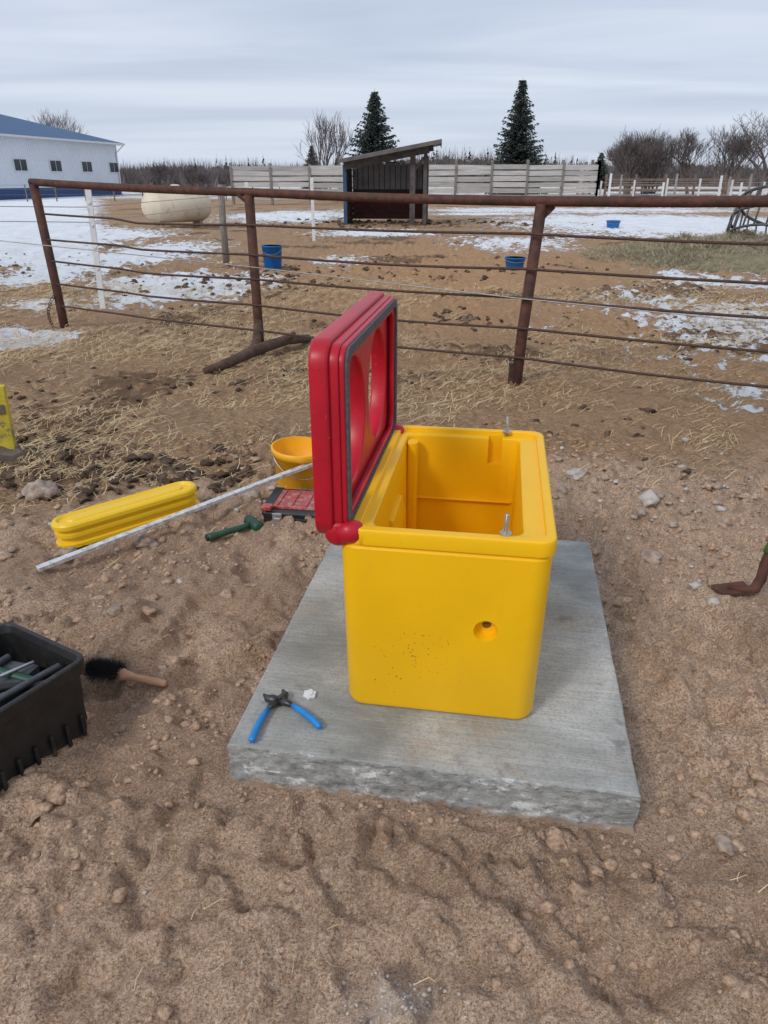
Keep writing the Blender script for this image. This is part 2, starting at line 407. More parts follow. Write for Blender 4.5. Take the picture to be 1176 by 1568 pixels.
mb.loft([(.38,.02,.008,.34,0,.387),(.38,.02,.008,.346,0,.387)],0,5)
mb.done('inner_ribs',M_Y,WT,bevel=.004)
mb=MB()
mb.box((.118,-.425,.316),(.03,.005,.03));mb.box((.118,-.429,.316),(.018,.005,.004))
mb.done('recess_shade_insert',M('recess_shade_brown',(.30,.15,.02),(.2,.1,.02),20,.6),WT)  # added brown pieces; their colour stands in for shading inside the recess hole
mb=MB()
for yy in (-.432,.432):
    mb.tube([(.155,yy,.592),(.155,yy,.667)],.0052,10,0)
    mb.tube([(.155,yy,.608),(.155,yy,.613)],.016,18,0,smooth=False)
    mb.tube([(.155,yy,.613),(.155,yy,.621)],.009,6,0,smooth=False)
    for k in range(16):
        z=.623+k*.0027
        mb.tube([(.155,yy,z),(.155,yy,z+.0009)],.0062,10,0,smooth=False)
mb.done('anchor_bolts',M_STEEL,WT)
LID=bpy.data.objects.new('lid',None);COL.objects.link(LID);LID.parent=WT
LM=Matrix(((0,0,1,0),(1,0,0,0),(0,1,0,0),(0,0,0,1)))
def rrpts(w,h,r,cx=0,cy=0,n=8):
    o=[]
    for q,(sx,sy) in enumerate([(1,1),(-1,1),(-1,-1),(1,-1)]):
        for k in range(n+1):
            t=math.pi/2*(q+k/n);o.append((cx+sx*(w/2-r)+r*math.cos(t),cy+sy*(h/2-r)+r*math.sin(t)))
    return o
def circ(cx,cy,r,n=56,sy=1): return [(cx+r*math.cos(-2*math.pi*k/n),cy+sy*r*math.sin(-2*math.pi*k/n)) for k in range(n)]
def plate(name,outs,x0,x1,bev,mat,parent):
    cu=bpy.data.curves.new(name,'CURVE');cu.dimensions='2D';cu.fill_mode='BOTH'
    for pts in outs:
        s=cu.splines.new('POLY');s.points.add(len(pts)-1)
        for i,q in enumerate(pts): s.points[i].co=(q[0],q[1],0,1)
        s.use_cyclic_u=True
    cu.extrude=abs(x1-x0)/2-bev;cu.bevel_depth=bev;cu.bevel_resolution=2;cu.offset=-bev
    o=bpy.data.objects.new(name,cu);COL.objects.link(o)
    bpy.context.view_layer.update();d=bpy.context.evaluated_depsgraph_get()
    me=bpy.data.meshes.new_from_object(o.evaluated_get(d));bpy.data.objects.remove(o,do_unlink=True)
    me.transform(Matrix.Translation(((x0+x1)/2,0,0))@LM)
    me.materials.clear();me.materials.append(mat)
    for pl in me.polygons: pl.use_smooth=True
    me.set_sharp_from_angle(angle=rad(40))
    o=bpy.data.objects.new(name,me);COL.objects.link(o);o.parent=parent;return o
zc=.838;Hh=.545
holes=[circ(-.215,zc,.172,sy=1.06),circ(.20,zc,.172,sy=1.06)]
big=rrpts(.86,Hh-.10,.05,0,zc)
plate('cover_shell',[rrpts(.945,Hh,.066,0,zc),big],-.360,-.310,.009,M_R,LID)
plate('inner_step',[rrpts(.918,Hh-.026,.054,0,zc),big],-.312,-.286,.004,M_R,LID)
plate('web_panel',[rrpts(.87,Hh-.09,.05,0,zc)]+holes,-.350,-.296,.008,M_R,LID)
plate('seal_flange',[rrpts(.905,Hh-.036,.05,0,zc),rrpts(.81,Hh-.125,.045,0,zc)],-.288,-.272,.004,M_R,LID)
plate('gasket',[rrpts(.895,Hh-.045,.048,0,zc),rrpts(.845,Hh-.095,.04,0,zc)],-.276,-.264,.002,M_G,LID)
mb=MB()
for yy,s in ((-.43,1),(.43,-1)):
    mb.tube([(-.30,yy-.034,.585),(-.30,yy-.026,.585),(-.30,yy+.03,.585),(-.30,yy+.038,.585)],[.026,.036,.036,.026],20)
    mb.tube([(-.30,yy-.01,.585),(-.262,yy-.01,.588),(-.240,yy-.01,.590),(-.232,yy-.01,.590)],[.034,.034,.028,.018],16)
mb.done('hinge_knuckles',M_R,LID)

# ---------------------------------------------------------------- small stuff near
mb=MB()
w,d=.73,.185
mb.loft([(w-.03,d-.03,.075,0),(w,d,.088,.008),(w,d,.088,.026),(w-.05,d-.045,.065,.032),(w-.05,d-.045,.065,.052),(w-.01,d-.01,.085,.058),(w-.01,d-.01,.085,.076),(w-.05,d-.045,.065,.082),(w-.05,d-.045,.065,.096),(w,d,.088,.102),(w,d,.088,.120),(w-.014,d-.014,.08,.129),(w-.05,d-.05,.065,.133),(w-.07,d-.07,.055,.120),(w-.14,d-.11,.035,.120),(w-.155,d-.125,.03,.130)],0,10,smooth=True)
cap=mb.done('yellow_trough_cover',M_Y2,loc=(-1.29,3.31,gz(-1.3,3.31)-.005),rot=(rad(-4),rad(-3.5),rad(35)))
cap.data.set_sharp_from_angle(angle=rad(30))
mb=MB()
a=Vector((-1.54,2.79,.03));b=Vector((-.25,3.90,.17))
mb.beam(a,b,.042,.016,0)
mb.beam(a+Vector((.012,-.014,.009)),b+Vector((.012,-.014,.009)),.006,.006,0)
M_AL=M('aluminium_crusted',(.58,.58,.58),(.74,.75,.75),35,.5,.25,bmp=.4,bsc=90,extra=((.46,.40,.34),30,.5,.6))
mb.done('metal_straightedge',M_AL,bevel=.002)
mb=MB()
mb.tube([(0,0,0),(0,0,.01),(0,0,.21),(0,0,.212),(0,0,.25),(0,0,.252)],[.118,.125,.148,.158,.16,.156],40,0,caps=False)
mb.tube([(0,0,.252),(0,0,.02),(0,0,.018)],[.150,.118,.001],40,0,caps=False)
mb.tube([(0,0,.252),(0,0,.2521)],[.156,.150],40,0,caps=False)
mb.tube([(.162*math.cos(t),.162*math.sin(t)*.9-.02,.235-.12*abs(math.sin(t))) for t in [math.pi*(1+k/14) for k in range(15)]],.003,6,1)
mb.done('yellow_bucket',[M('bucket_yellow',(.92,.45,.01),(.85,.40,.01),6,.4),M_STEEL],loc=(-.50,3.90,gz(-.5,3.9)-.015),rot=(rad(3),rad(2),.4))
M_REDT=M('red_tinted_lid',(.45,.05,.045),(.32,.035,.035),14,.25,extra=((.38,.26,.19),30,.5,.66))
mb=MB()
mb.loft([(.42,.28,.02,0),(.44,.30,.025,.01),(.44,.30,.025,.06),(.45,.31,.025,.065),(.45,.31,.025,.085),(.44,.30,.02,.095)],0,4)
mb.loft([(.39,.22,.015,.094,0,.0),(.38,.21,.015,.108,0,.0)],1,4)
for i in range(5): mb.box((-.15+.075*i,0,.111),(.006,.20,.008),1)
for i in (-1,1):
    mb.box((i*.14,-.155,.055),(.05,.014,.07),2);mb.box((i*.14,-.163,.045),(.034,.006,.04),2)
    mb.box((i*.20,0,.10),(.05,.26,.02),0)
mb.box((0,-.165,.06),(.14,.02,.02),0)
mb.box((-.19,-.153,.12),(.05,.05,.02),1)
mb.done('tool_organizer_case',[M_BLK,M_REDT,M_STEEL],loc=(-.38,3.42,gz(-.4,3.4)+.005),rot=(0,0,rad(-8)),bevel=.003)
M_GRN=M('green_rubber',(.012,.05,.03),(.02,.08,.045),20,.5)
mb=MB()
mb.tube([(0,0,0),(.02,0,0),(.05,0,0),(.20,0,0),(.25,0,0)],[.018,.021,.017,.015,.015],14,0)
mb.tube([(-.006,0,0),(.0,0,0)],[.015,.019],14,1)
mb.tube([(.255,-.062,.0),(.255,-.055,.0),(.255,-.02,.0),(.255,.02,.0),(.255,.055,.0),(.255,.062,0)],[.024,.029,.029,.029,.029,.024],18,0)
mb.done('rubber_mallet',[M_GRN,M_BLK],loc=(-.86,3.12,gz(-.75,3.2)+.03),rot=(0,0,rad(38)))
CR=empty('black_tool_crate',(-.905,1.815,-.01),(0,0,math.atan2(-.863,-.505)))
mb=MB()
cw,cd,chh=.50,.40,.275
cx,cy=cw/2,-cd/2
mb.loft([(cw-.07,cd-.07,.03,0,cx,cy),(cw-.05,cd-.05,.035,.01,cx,cy),(cw-.03,cd-.03,.035,.235,cx,cy),(cw-.002,cd-.002,.04,.238,cx,cy),(cw,cd,.04,.28,cx,cy),(cw-.006,cd-.006,.038,.285,cx,cy),
 (cw-.03,cd-.03,.032,.285,cx,cy),(cw-.045,cd-.045,.03,.26,cx,cy),(cw-.06,cd-.06,.03,.03,cx,cy)],0,6)
for i in range(8):
    mb.box((.06+i*.054,-.014,.05),(.012,.012,.08),0)
for i in range(6):
    mb.box((.014,-.07-i*.052,.05),(.012,.012,.08),0)
mb.done('shell',M_BLK,CR,bevel=.003)
M_GREYP=M('grey_tool_grip',(.05,.055,.06),(.10,.10,.11),20,.5)
mb=MB()
mb.tube([(.05,-.05,.20),(.2,-.15,.24),(.42,-.22,.23)],.014,12,0)
mb.tube([(.08,-.3,.22),(.3,-.26,.235),(.45,-.1,.22)],.012,12,1)
mb.box((.17,-.24,.15),(.2,.16,.12),1,.3);mb.box((.35,-.12,.14),(.16,.14,.14),0,-.4)
mb.tube([(.1,-.12,.2),(.16,-.33,.225)],.015,12,2)
mb.tube([(.25,-.06,.215),(.31,-.33,.23)],.009,12,3)
mb.tube([(.04,-.1,.235),(.46,-.12,.245)],.011,12,1)
mb.tube([(.06,-.2,.225),(.20,-.22,.235)],.006,12,3)
for i in range(14):
    mb.lump((R.uniform(.08,.42),R.uniform(-.32,-.08),.12),R.uniform(.03,.055),(1,.7,.8),R.choice((0,1,1,0)),2,i)
mb.done('hand_tools',[M_BLK,M_GREYP,M_GRN,M_STEEL],CR,bevel=.002)
M_HAND=M('brush_wood',(.50,.28,.16),(.36,.19,.10),12,.6,stretch=(1,8,8))
BZ=gz(-.9,2.0)
mb=MB()
mb.tube([(-.09,0,.03),(-.04,0,.036),(0,0,.034),(.015,0,.032),(.05,0,.028),(.12,0,.024),(.16,0,.022),(.168,0,.022)],[.012,.018,.022,.018,.013,.0135,.013,.008],14,0)
for i in range(2600):
    x=R.uniform(-.15,.0);t=R.gauss(0,1.0);l=R.uniform(.035,.062)
    dy=math.sin(t)*l;dz=math.cos(t)*l*.8
    b=Vector((x*.8,R.uniform(-.006,.006),.035));e=b+Vector((R.uniform(-.035,.014),dy,max(dz,-.033)))
    s_=Vector((.0014,0,0));mb.add([b-s_,b+s_,e],[(0,1,2)],1)
    s_=Vector((0,.0014,.0008));mb.add([b-s_,b+s_,e],[(0,1,2)],1)
mb.done('bench_brush',[M_HAND,M('black_bristles',(.01,.01,.012),(.02,.02,.022),30,.7,bmp=0)],loc=(-.91,2.03,max(BZ,gz(-.8,1.99))+.003),rot=(0,0,rad(-13)))
M_BH=M('blue_vinyl_grip',(.01,.24,.62),(.01,.20,.55),20,.35)
M_TOOL=M('tool_steel_dark',(.05,.05,.055),(.10,.10,.10),40,.4,.7)
mb=MB();z=.146
pv=Vector((-.322,1.759,z))
def pl3(pts,rs,m): mb.tube([(x,y,zz) for x,y,zz in pts],rs,10,m)
pl3([(-.322,1.759,z),(-.345,1.738,z),(-.352,1.72,z)],[.013,.010,.007],1)
pl3([(-.350,1.724,z),(-.362,1.69,z),(-.372,1.64,z),(-.378,1.592,z),(-.379,1.585,z)],[.008,.0105,.010,.0105,.006],0)
pl3([(-.322,1.759,z+.002),(-.292,1.748,z),(-.275,1.735,z)],[.013,.010,.007],1)
pl3([(-.279,1.739,z),(-.25,1.715,z),(-.215,1.68,z),(-.190,1.648,z),(-.186,1.642,z)],[.008,.0105,.010,.0105,.006],0)
pl3([(-.322,1.757,z),(-.343,1.768,z),(-.360,1.772,z),(-.374,1.790,z)],[.012,.015,.012,.004],1)
pl3([(-.322,1.757,z),(-.312,1.775,z),(-.308,1.79,z),(-.318,1.812,z)],[.012,.015,.012,.004],1)
mb.tube([(pv.x,pv.y,z+.004),(pv.x,pv.y,z+.016)],.008,16,1,smooth=False)
mb.done('nipper_pliers',[M_BH,M_TOOL])
mb=MB()
pts=[]
for k in range(40):
    t=2*math.pi*k/40;r=.0195+.0022*math.cos(6*t);pts.append((r*math.cos(t),r*math.sin(t)))
vs=[(x,y,0) for x,y in pts]+[(x,y,.008) for x,y in pts]
mb.add(vs,[(k,(k+1)%40,40+(k+1)%40,40+k) for k in range(40)]+[tuple(range(40,80))])
mb.tube([(0,0,.008),(0,0,.012)],.010,18,0,smooth=False)
mb.done('white_plastic_cap',M_WHITE,loc=(-.233,1.803,.132),rot=(rad(4),0,.4),bevel=.001)
mb=MB()
mb.box((0,0,.26),(.10,.05,.44),0,0,taper=.85);mb.box((0,0,.0),(.12,.09,.16),1)
mb.lump((.0,.0,.02),.10,(1,1,.9),1,2,3)
mb.box((0,-.028,.34),(.06,.006,.06),1)
mb.done('yellow_marker_post',[M('chipped_yellow_paint',(.62,.50,.04),(.46,.36,.03),12,.7,extra=((.15,.12,.10),14,.52,.62)),M('rotten_wood',(.10,.075,.06),(.18,.14,.11),9,.95,bmp=.8)],loc=(-2.335,4.20,gz(-2.33,4.2)),rot=(rad(3),rad(4),.2),bevel=.004)
mb=MB()
mb.tube([(1.44,2.60,.03),(1.50,2.57,.028),(1.535,2.565,.04),(1.56,2.58,.08),(1.562,2.585,.14),(1.59,2.61,.23),(1.68,2.68,.37)],[.010,.018,.023,.022,.020,.018,.016],12,0)
mb.tube([(1.568,2.59,.19),(1.62,2.63,.30),(2.1,3.0,.95)],[.022,.020,.018],12,1)
mb.add([(1.37,2.63,.010),(1.41,2.57,.006),(1.53,2.545,.022),(1.51,2.62,.035),(1.37,2.63,.018),(1.41,2.57,.014),(1.53,2.545,.032),(1.51,2.62,.045)],
 [(3,2,1,0),(4,5,6,7),(0,1,5,4),(1,2,6,5),(2,3,7,6),(3,0,4,7)],0)
mb.done('garden_hoe',[M_RUST,M('green_painted_handle',(.06,.14,.03),(.10,.17,.05),12,.6)],loc=(0,0,gz(1.5,2.6)+.005))

# ---------------------------------------------------------------- scatter
def inslab(x,y,mg=.03):
    dx=x-SC[0];dy=y-SC[1];lx=dx*math.cos(SA)+dy*math.sin(SA);ly=-dx*math.sin(SA)+dy*math.cos(SA)
    return abs(lx)<.572+mg and abs(ly)<.742+mg
def scatter(n,fx,seed,avoid=True):
    r=random.Random(seed);o=[]
    while len(o)<n:
        x,y=fx(r)
        if avoid and inslab(x,y): continue
        o.append((x,y))
    a=np.array(o);z=ground_h(a[:,0],a[:,1]);return [(x,y,float(zz)) for (x,y),zz in zip(o,z)]
rr=random.Random(11)
mb=MB()
for i,(x,y,z) in enumerate(scatter(600,lambda r:(r.uniform(-2.8,2.8),r.uniform(.45,5)),1)):
    s=rr.choice((.003,.004,.005,.008));mb.lump((x,y,z+s*.3),s,(1,.75,.6),rr.choice((0,0,0,1)),1,i)
for i,(x,y,z) in enumerate(scatter(330,lambda r:(r.gauss(1.8,.5),r.gauss(3.65,.5)),2)):
    s=rr.uniform(.008,.030)*rr.choice((.5,.6,1));mb.lump((x,y,z+s*.3),s,(1,.75,.55),rr.choice((0,0,1)),2,i+500,.3)
for i,(x,y,z) in enumerate(scatter(60,lambda r:(r.gauss(-1.5,.5),r.gauss(3.5,.4)),12)):
    s=rr.uniform(.010,.030);mb.lump((x,y,z+s*.2),s,(1,.75,.55),rr.choice((0,0,0,1)),2,i+1500,.3)
for i,(x,y,s) in enumerate([(-1.6,3.95,.04),(-1.17,3.12,.05),(-1.5,3.0,.04),(-1.95,3.75,.09),(1.15,4.0,.05),(1.0,3.7,.03),(.95,4.5,.06),(1.3,3.3,.03),(-.9,2.75,.015),(-.72,3.6,.05),(.82,2.1,.015),(1.9,2.3,.04),(1.45,3.6,.06),(1.25,2.95,.05),(-1.05,2.4,.03),(.9,1.35,.025)]):
    mb.lump((x,y,gz(x,y)+s*.2),s,(1.2,.85,.6),0 if i%4 else 1,3,i+900,.3)
for i,(x,y,z) in enumerate(scatter(90,lambda r:(r.gauss(.02,.07),r.gauss(.94,.05)),7)):
    s=rr.uniform(.002,.007);mb.lump((x,y,z+s*.3),s,(1,.8,.5),1,1,i)
mb.done('gravel',[M_ROCK,M_ROCK2])
mb=MB()
pc=scatter(13000,lambda r:(r.uniform(-2.6,2.6),.4+4.2*r.random()),3)
pca=np.array(pc);dn_=fbm(pca[:,0]*1.6,pca[:,1]*1.6,3,91)
for i,((x,y,z),dd) in enumerate(zip(pc,dn_)):
    if dd<.44+.16*rr.random(): continue
    s=rr.uniform(.004,.016)*rr.choice((.4,.5,.6,1,1.5))
    mb.lump((x,y,z),s,(1.1,.85,.6),0,1,i,.5)
for i,(x,y,z) in enumerate(scatter(170,lambda r:(r.uniform(-2.4,2.4),r.uniform(1.2,4.4)),13)):
    s=rr.uniform(.015,.038);mb.lump((x,y,z-s*.05),s,(1.15,.85,.55),0,2,i+60,.6)
for i in range(45):
    t=rr.uniform(-.60,.60);x=SC[0]+t*math.cos(SA)+.77*math.sin(SA);y=SC[1]+t*math.sin(SA)-(.765+rr.random()*.05)*math.cos(SA)
    s=rr.uniform(.004,.012);mb.lump((x,y,gz(x,y)),s,(1.1,.9,.7),0,1,i,.5)
mb.done('sand_clods',M_SCLOD)
mb=MB()
def fr(r):
    y=4+14*r.random()**1.3;return (r.uniform(-.55,.5)*y,y)
for i,(x,y,z) in enumerate(scatter(2000,fr,4)):
    if fbm(np.array([x*.8]),np.array([y*.8]),4,61)[0]<.53 and rr.random()<.93: continue
    s=rr.uniform(.012,.030)*(1+.04*y)*rr.choice((.5,.7,1));mb.lump((x,y,z+s*.05),s,(1.1,.85,.5),0,2,i,.6)
for cx,cy,sx,sy,n in ((-2.2,4.1,.6,.22,300),(-1.2,3.95,.3,.12,60),(-2.3,12.5,.8,.8,80),(.9,9.2,.3,.3,35),(1.6,15,1,1,25),(.8,31,2.5,1.6,160),(-1.2,14,.7,.7,30),(1.75,4.9,.5,.3,12)):
    for i in range(n):
        x=rr.gauss(cx,sx);y=rr.gauss(cy,sy);s=rr.uniform(.01,.036)*(1+cy*.06);mb.lump((x,y,gz(x,y)+s*.1),s,(1.1,.85,.6),0,2,i+40,.6)
mb.done('dung_clods',M_CLOD)
mb=MB()
def addstraw(pts,lmin,lmax,w):
    for x,y,z in pts:
        a=rr.uniform(0,math.pi);l=rr.uniform(lmin,lmax)*(1+.03*y);ww=w*(1+.2*y)
        dx,dy=math.cos(a)*l/2,math.sin(a)*l/2;t=rr.uniform(-.25,.3)*l
        nx_,ny_=-math.sin(a)*ww,math.cos(a)*ww;b=.004+rr.random()*.010
        mx=rr.uniform(-.01,.01)
        mb.add([(x-dx-nx_,y-dy-ny_,z+b),(x-dx+nx_,y-dy+ny_,z+b+.001),(x+mx+nx_,y+mx+ny_,z+b+.008+abs(t)*.3),(x+mx-nx_,y+mx-ny_,z+b+.007+abs(t)*.3),(x+dx+nx_,y+dy+ny_,z+b+abs(t)),(x+dx-nx_,y+dy-ny_,z+b+abs(t))],[(0,1,2,3),(3,2,4,5)],rr.choice((0,0,1,2)))
def fs_(r):
    y=3.9+9*r.random();return (r.uniform(-.58,.52)*y,y)
pp=scatter(48000,fs_,5)
pa=np.array(pp);dens=fbm(pa[:,0]*.9,pa[:,1]*.9,3,71)+.10*np.exp(-((pa[:,1]-6)/1.5)**2)
addstraw([q for q,dn in zip(pp,dens) if dn>.40+.25*rr.random()],.04,.13,.0009)
addstraw(scatter(1000,lambda r:(r.gauss(-2.0,.8),r.gauss(4.1,.45)),6),.04,.12,.001)
addstraw(scatter(260,lambda r:(r.uniform(-2.2,2.2),r.uniform(.6,4)),8),.02,.06,.0007)
addstraw([(.20,.92,.012),(.23,.90,.012),(.21,.88,.012)],.05,.07,.0015)
mb.done('straw',[M_STRAW,M('straw_pale',(.76,.61,.37),(.63,.48,.27),3,.8,bmp=0),M('straw_brown',(.34,.21,.10),(.25,.15,.08),3,.8,bmp=0)])

# ---------------------------------------------------------------- pipe fence
PF=empty('pipe_fence')
A=Vector((-3.775,8.64,0));B=Vector((-1.234,7.18,0));C=Vector((1.11,6.0,0));D=Vector((3.55,4.76,0));E2=Vector((6.1,3.5,0))
tops=[1.575,1.495,1.45,1.50,1.50]
tp=[A+Vector((-.06,0,tops[0])),B+Vector((0,0,tops[1])),C+Vector((.10,0,tops[2])),D+Vector((.03,0,tops[3])),E2+Vector((0,0,tops[4]))]
mb=MB()
rp=[]
for i in range(len(tp)-1):
    for k in range(8):
        q=tp[i].lerp(tp[i+1],k/8);q.z-=.012*math.sin(math.pi*k/8);rp.append(q)
rp.append(tp[-1]);rp=[rp[0]+(rp[0]-rp[1])*.10]+rp
mb.tube(rp,.038,14)
mb.done('top_rail',M_RUST,PF)
for i,(b,t) in enumerate(zip((A,B,C,D,E2),tp)):
    mb=MB();r=.045 if i!=0 else .05
    mb.tube([b+Vector((0,0,-.3)),b.lerp(t,.3),t-Vector((0,0,.02))],[r,r,r],14)
    if i==2:
        mb.box((b.x,b.y-.0,.10),(.11,.05,.2),0)
        mb.beam(t-Vector((0,0,.10)),t-Vector((-.08,0,.02)),.03,.08)
    if i==1:
        mb.beam(t-Vector((.10,.03,.02)),t-Vector((-.02,0,.12)),.03,.03)
    mb.done('post_%d'%(i+1),M_RUST,PF)
mb=MB()
for j,z in enumerate((.26,.50,.74,.96,1.22)):
    pts=[]
    base_=[A,B,C,D,E2]
    for i in range(4):
        for k in range(8):
            q=base_[i].lerp(base_[i+1],k/8);zz=z*(1.03 if i==0 and k<4 else 1)
            pts.append((q.x,q.y-.05,zz-.03*math.sin(math.pi*k/8)*(.4+.6*((j*37+i*17)%5)/5)))
    mb.tube(pts,.0105,8)
mb.done('rails',M_ROD,PF)
mb=MB()
mb.tube([(-12,7.2,1.25),(-6,7.7,1.08),(-4,8.0,1.02),(-1.25,7.05,.86),(1.11,5.93,.735),(3.55,4.7,.66),(6,3.4,.6)],.005,6)
for i,z in enumerate((1.3,1.12)): mb.tube([(-9,10.5,z),(-3.83,10.0,z-.02),(-3.27,15.6,z),(-2.03,22.1,z)],.005,5)
mb.done('electric_wire',M_WIRE)
mb=MB()
for k in range(14):
    t=k/13;x=-3.82-.06*math.sin(t*3.1)-.06*t;z=.35*(1-t)+.02
    mb.tube([(x+.014*math.cos(a)*(1 if k%2 else .3),8.57+.014*math.cos(a)*(.3 if k%2 else 1),z+.022*math.sin(a)) for a in [2*math.pi*q/8 for q in range(9)]],.004,5,0)
mb.done('chain',M_RUST)
mb=MB()
z0=gz(-1.5,6.6)
mb.tube([(-1.62,6.42,z0+.03),(-1.45,6.6,.06),(-1.22,6.98,.11),(-1.0,7.35,.12),(-.80,7.65,.08)],[.03,.045,.055,.05,.04],12)
mb.tube([(-1.25,6.95,.08),(-1.24,7.1,.2),(-1.235,7.17,.35)],[.05,.045,.04],10)
mb.tube([(-1.0,7.35,.12),(-.9,7.33,.20)],[.035,.02],8)
mb.done('fallen_log',M('bark_dark',(.07,.04,.028),(.13,.08,.055),14,.95,bmp=.8,bsc=40,bd=.02))
def wpost(x,y,h,w=.065,lean=0):
    mb=MB();mb.box((0,0,h/2-.1),(w,.02,h+.2));mb.box((0,.012,h/2-.1),(.015,.03,h+.2))
    for k in range(4): mb.box((0,-.016,h*(.35+.18*k)),(.03,.016,.03))
    mb.done('white_fence_post',M_WHITE,loc=(x,y,0),rot=(0,lean,0),bevel=.003)
wpost(-3.83,10.05,1.49,.075,rad(2));wpost(-2.86,16.4,1.55,.08);wpost(-2.03,22.2,1.65,.09)
mb=MB();mb.tube([(0,0,-.2),(0,0,.8),(.02,0,1.50),(.02,0,1.51)],[.075,.07,.068,.05],12)
for k in range(10): mb.lump((R.gauss(0,.12),R.gauss(0,.12),.03),.06,(1,1,.5),1,1,k)
mb.done('wooden_post',[M('old_post_wood',(.17,.14,.115),(.28,.25,.22),8,.95,bmp=.6,stretch=(4,4,.6)),M_STRAW],loc=(-3.27,15.7,0))
def tub(x,y,r,h,rot=(0,0,0)):
    mb=MB()
    mb.tube([(0,0,0),(0,0,.01),(0,0,h-.03),(0,0,h-.028),(0,0,h)],[r*.78,r*.82,r*.97,r*1.05,r*1.05],24,0,caps=False)
    mb.tube([(0,0,h),(0,0,h),(0,0,.03),(0,0,.03)],[r*1.05,r*.95,r*.78,.001],24,0,caps=False)
    mb.tube([(r*1.05*math.cos(t),r*1.05*math.sin(t),h-.02-.3*h*abs(math.sin(t))) for t in [math.pi*(1+k/10) for k in range(11)]],.004,5,1)
    mb.done('blue_bucket',[M_BLUE,M_WIRE],loc=(x,y,gz(x,y)-.01),rot=rot)
tub(-2.19,14.9,.20,.46);tub(2.56,14.8,.20,.22);tub(8.3,28,.25,.27);tub(19,57,.35,.6)

# ---------------------------------------------------------------- propane tank
M_TANK=M('tank_cream_paint',(.72,.62,.47),(.62,.53,.40),1.2,.5,extra=((.32,.25,.18),3,.55,.8))
mb=MB()
prof=[(-1.3,.02),(-1.27,.18),(-1.2,.34),(-1.08,.46),(-.9,.54),(-.88,.555),(.88,.555),(.9,.54),(1.08,.46),(1.2,.34),(1.27,.18),(1.3,.02)]
mb.tube([(x,0,.76) for x,_ in prof],[r for _,r in prof],36,0)
mb.tube([(0,0,1.27),(0,0,1.40),(0,0,1.46),(0,0,1.47)],[.20,.20,.13,.02],20,0)
for x in (-.75,.75):
    mb.box((x,0,.12),(.12,.6,.24),1);mb.tube([(x,-.35,1.2),(x,-.30,1.24)],.03,8,0)
mb.done('propane_tank',[M_TANK,M_ROCK],loc=(-7.5,28.3,-.02),rot=(0,0,rad(40)))

# ---------------------------------------------------------------- barn
BN=empty('white_metal_barn',(-30,90,0),(0,0,math.atan2(-18,-4.1)))
m,nt,p=base('white_ribbed_siding')
tc=nd(nt,'ShaderNodeTexCoord');col=ramp(nt,noise(nt,tc.outputs['Object'],.4,5),[(.3,(.74,.78,.82)),(.7,(.66,.70,.75))]);nt.links.new(col,p.inputs['Base Color']);p.inputs['Roughness'].default_value=.5
M_SID=m
M_ROOF=M('blue_metal_roof',(.014,.075,.18),(.018,.09,.21),.5,.55,bmp=0)
M_BTR=M('blue_trim_metal',(.015,.06,.18),(.012,.05,.15),2,.5,bmp=0)
M_GLS=M('dark_window_glass',(.02,.025,.03),(.04,.05,.06),1,.15,bmp=0)
LB,WB,EH,RH=34,30,5.2,8.3
R_=Matrix.Rotation(math.atan2(-18,-4.1),3,'Z');yv=R_@Vector((0,1,0))
sg=1 if yv.x<0 else -1
mb=MB()
mb.box((LB/2,sg*WB/2,EH/2),(LB,WB,EH),0)
for gx_ in (0,LB):
    mb.add([(gx_,0,EH),(gx_,sg*WB,EH),(gx_,sg*WB/2,RH)],[(0,1,2)],0)
n=int(LB/.3)
for i in range(n): mb.box((i*.3+.15,-sg*.012,(EH+.9)/2),(.05,.024,EH-.92),0)
mb.box((LB/2,-sg*.02,.45),(LB+.04,.04,.9),1)
mb.box((LB/2,-sg*.03,.92),(LB+.04,.06,.06),0)
mb.box((.06,-sg*.035,EH/2+.4),(.14,.07,EH-.8),0)
mb.done('walls',[M_SID,M_BTR],BN)
mb=MB()
ov=.7
for s0,s1 in ((-ov,WB/2),(WB+ov,WB/2)):
    z0=EH-ov*(RH-EH)/(WB/2)+.12
    a_=[(-ov,sg*s0,z0),(LB+ov,sg*s0,z0),(LB+ov,sg*s1,RH+.12),(-ov,sg*s1,RH+.12)]
    b_=[(x,y,z+.1) for x,y,z in a_]
    mb.add(a_+b_,[(0,1,2,3),(7,6,5,4),(0,4,5,1),(1,5,6,2),(2,6,7,3),(3,7,4,0)],0)
mb.done('roof',M_ROOF,BN)
mb=MB()
mb.box((LB/2,-sg*(ov+.05),EH-.02),(LB+2*ov,.12,.16),0)
mb.box((LB/2,-sg*ov/2,EH-.10),(LB+2*ov,ov,.05),0)
mb.beam((-.5,-sg*(ov),EH-.1),(.2,-sg*.1,EH-.9),.1,.1);mb.box((.2,-sg*.1,EH/2-.4),(.1,.1,EH-1),0)
mb.done('gutter_and_downspout',M_WHITE,BN)
for k,wy in enumerate((89,84,78.9,73.8,68.5,63)):
    s=(90-wy)*18.46/18
    mb=MB()
    mb.box((s,-sg*.04,2.83),(1.9,.10,1.12),0);mb.box((s-.44,-sg*.075,2.83),(.80,.06,.94),1);mb.box((s+.44,-sg*.075,2.83),(.80,.06,.94),1)
    mb.done('window_%d'%(k+1),[M_WHITE,M_GLS],BN)

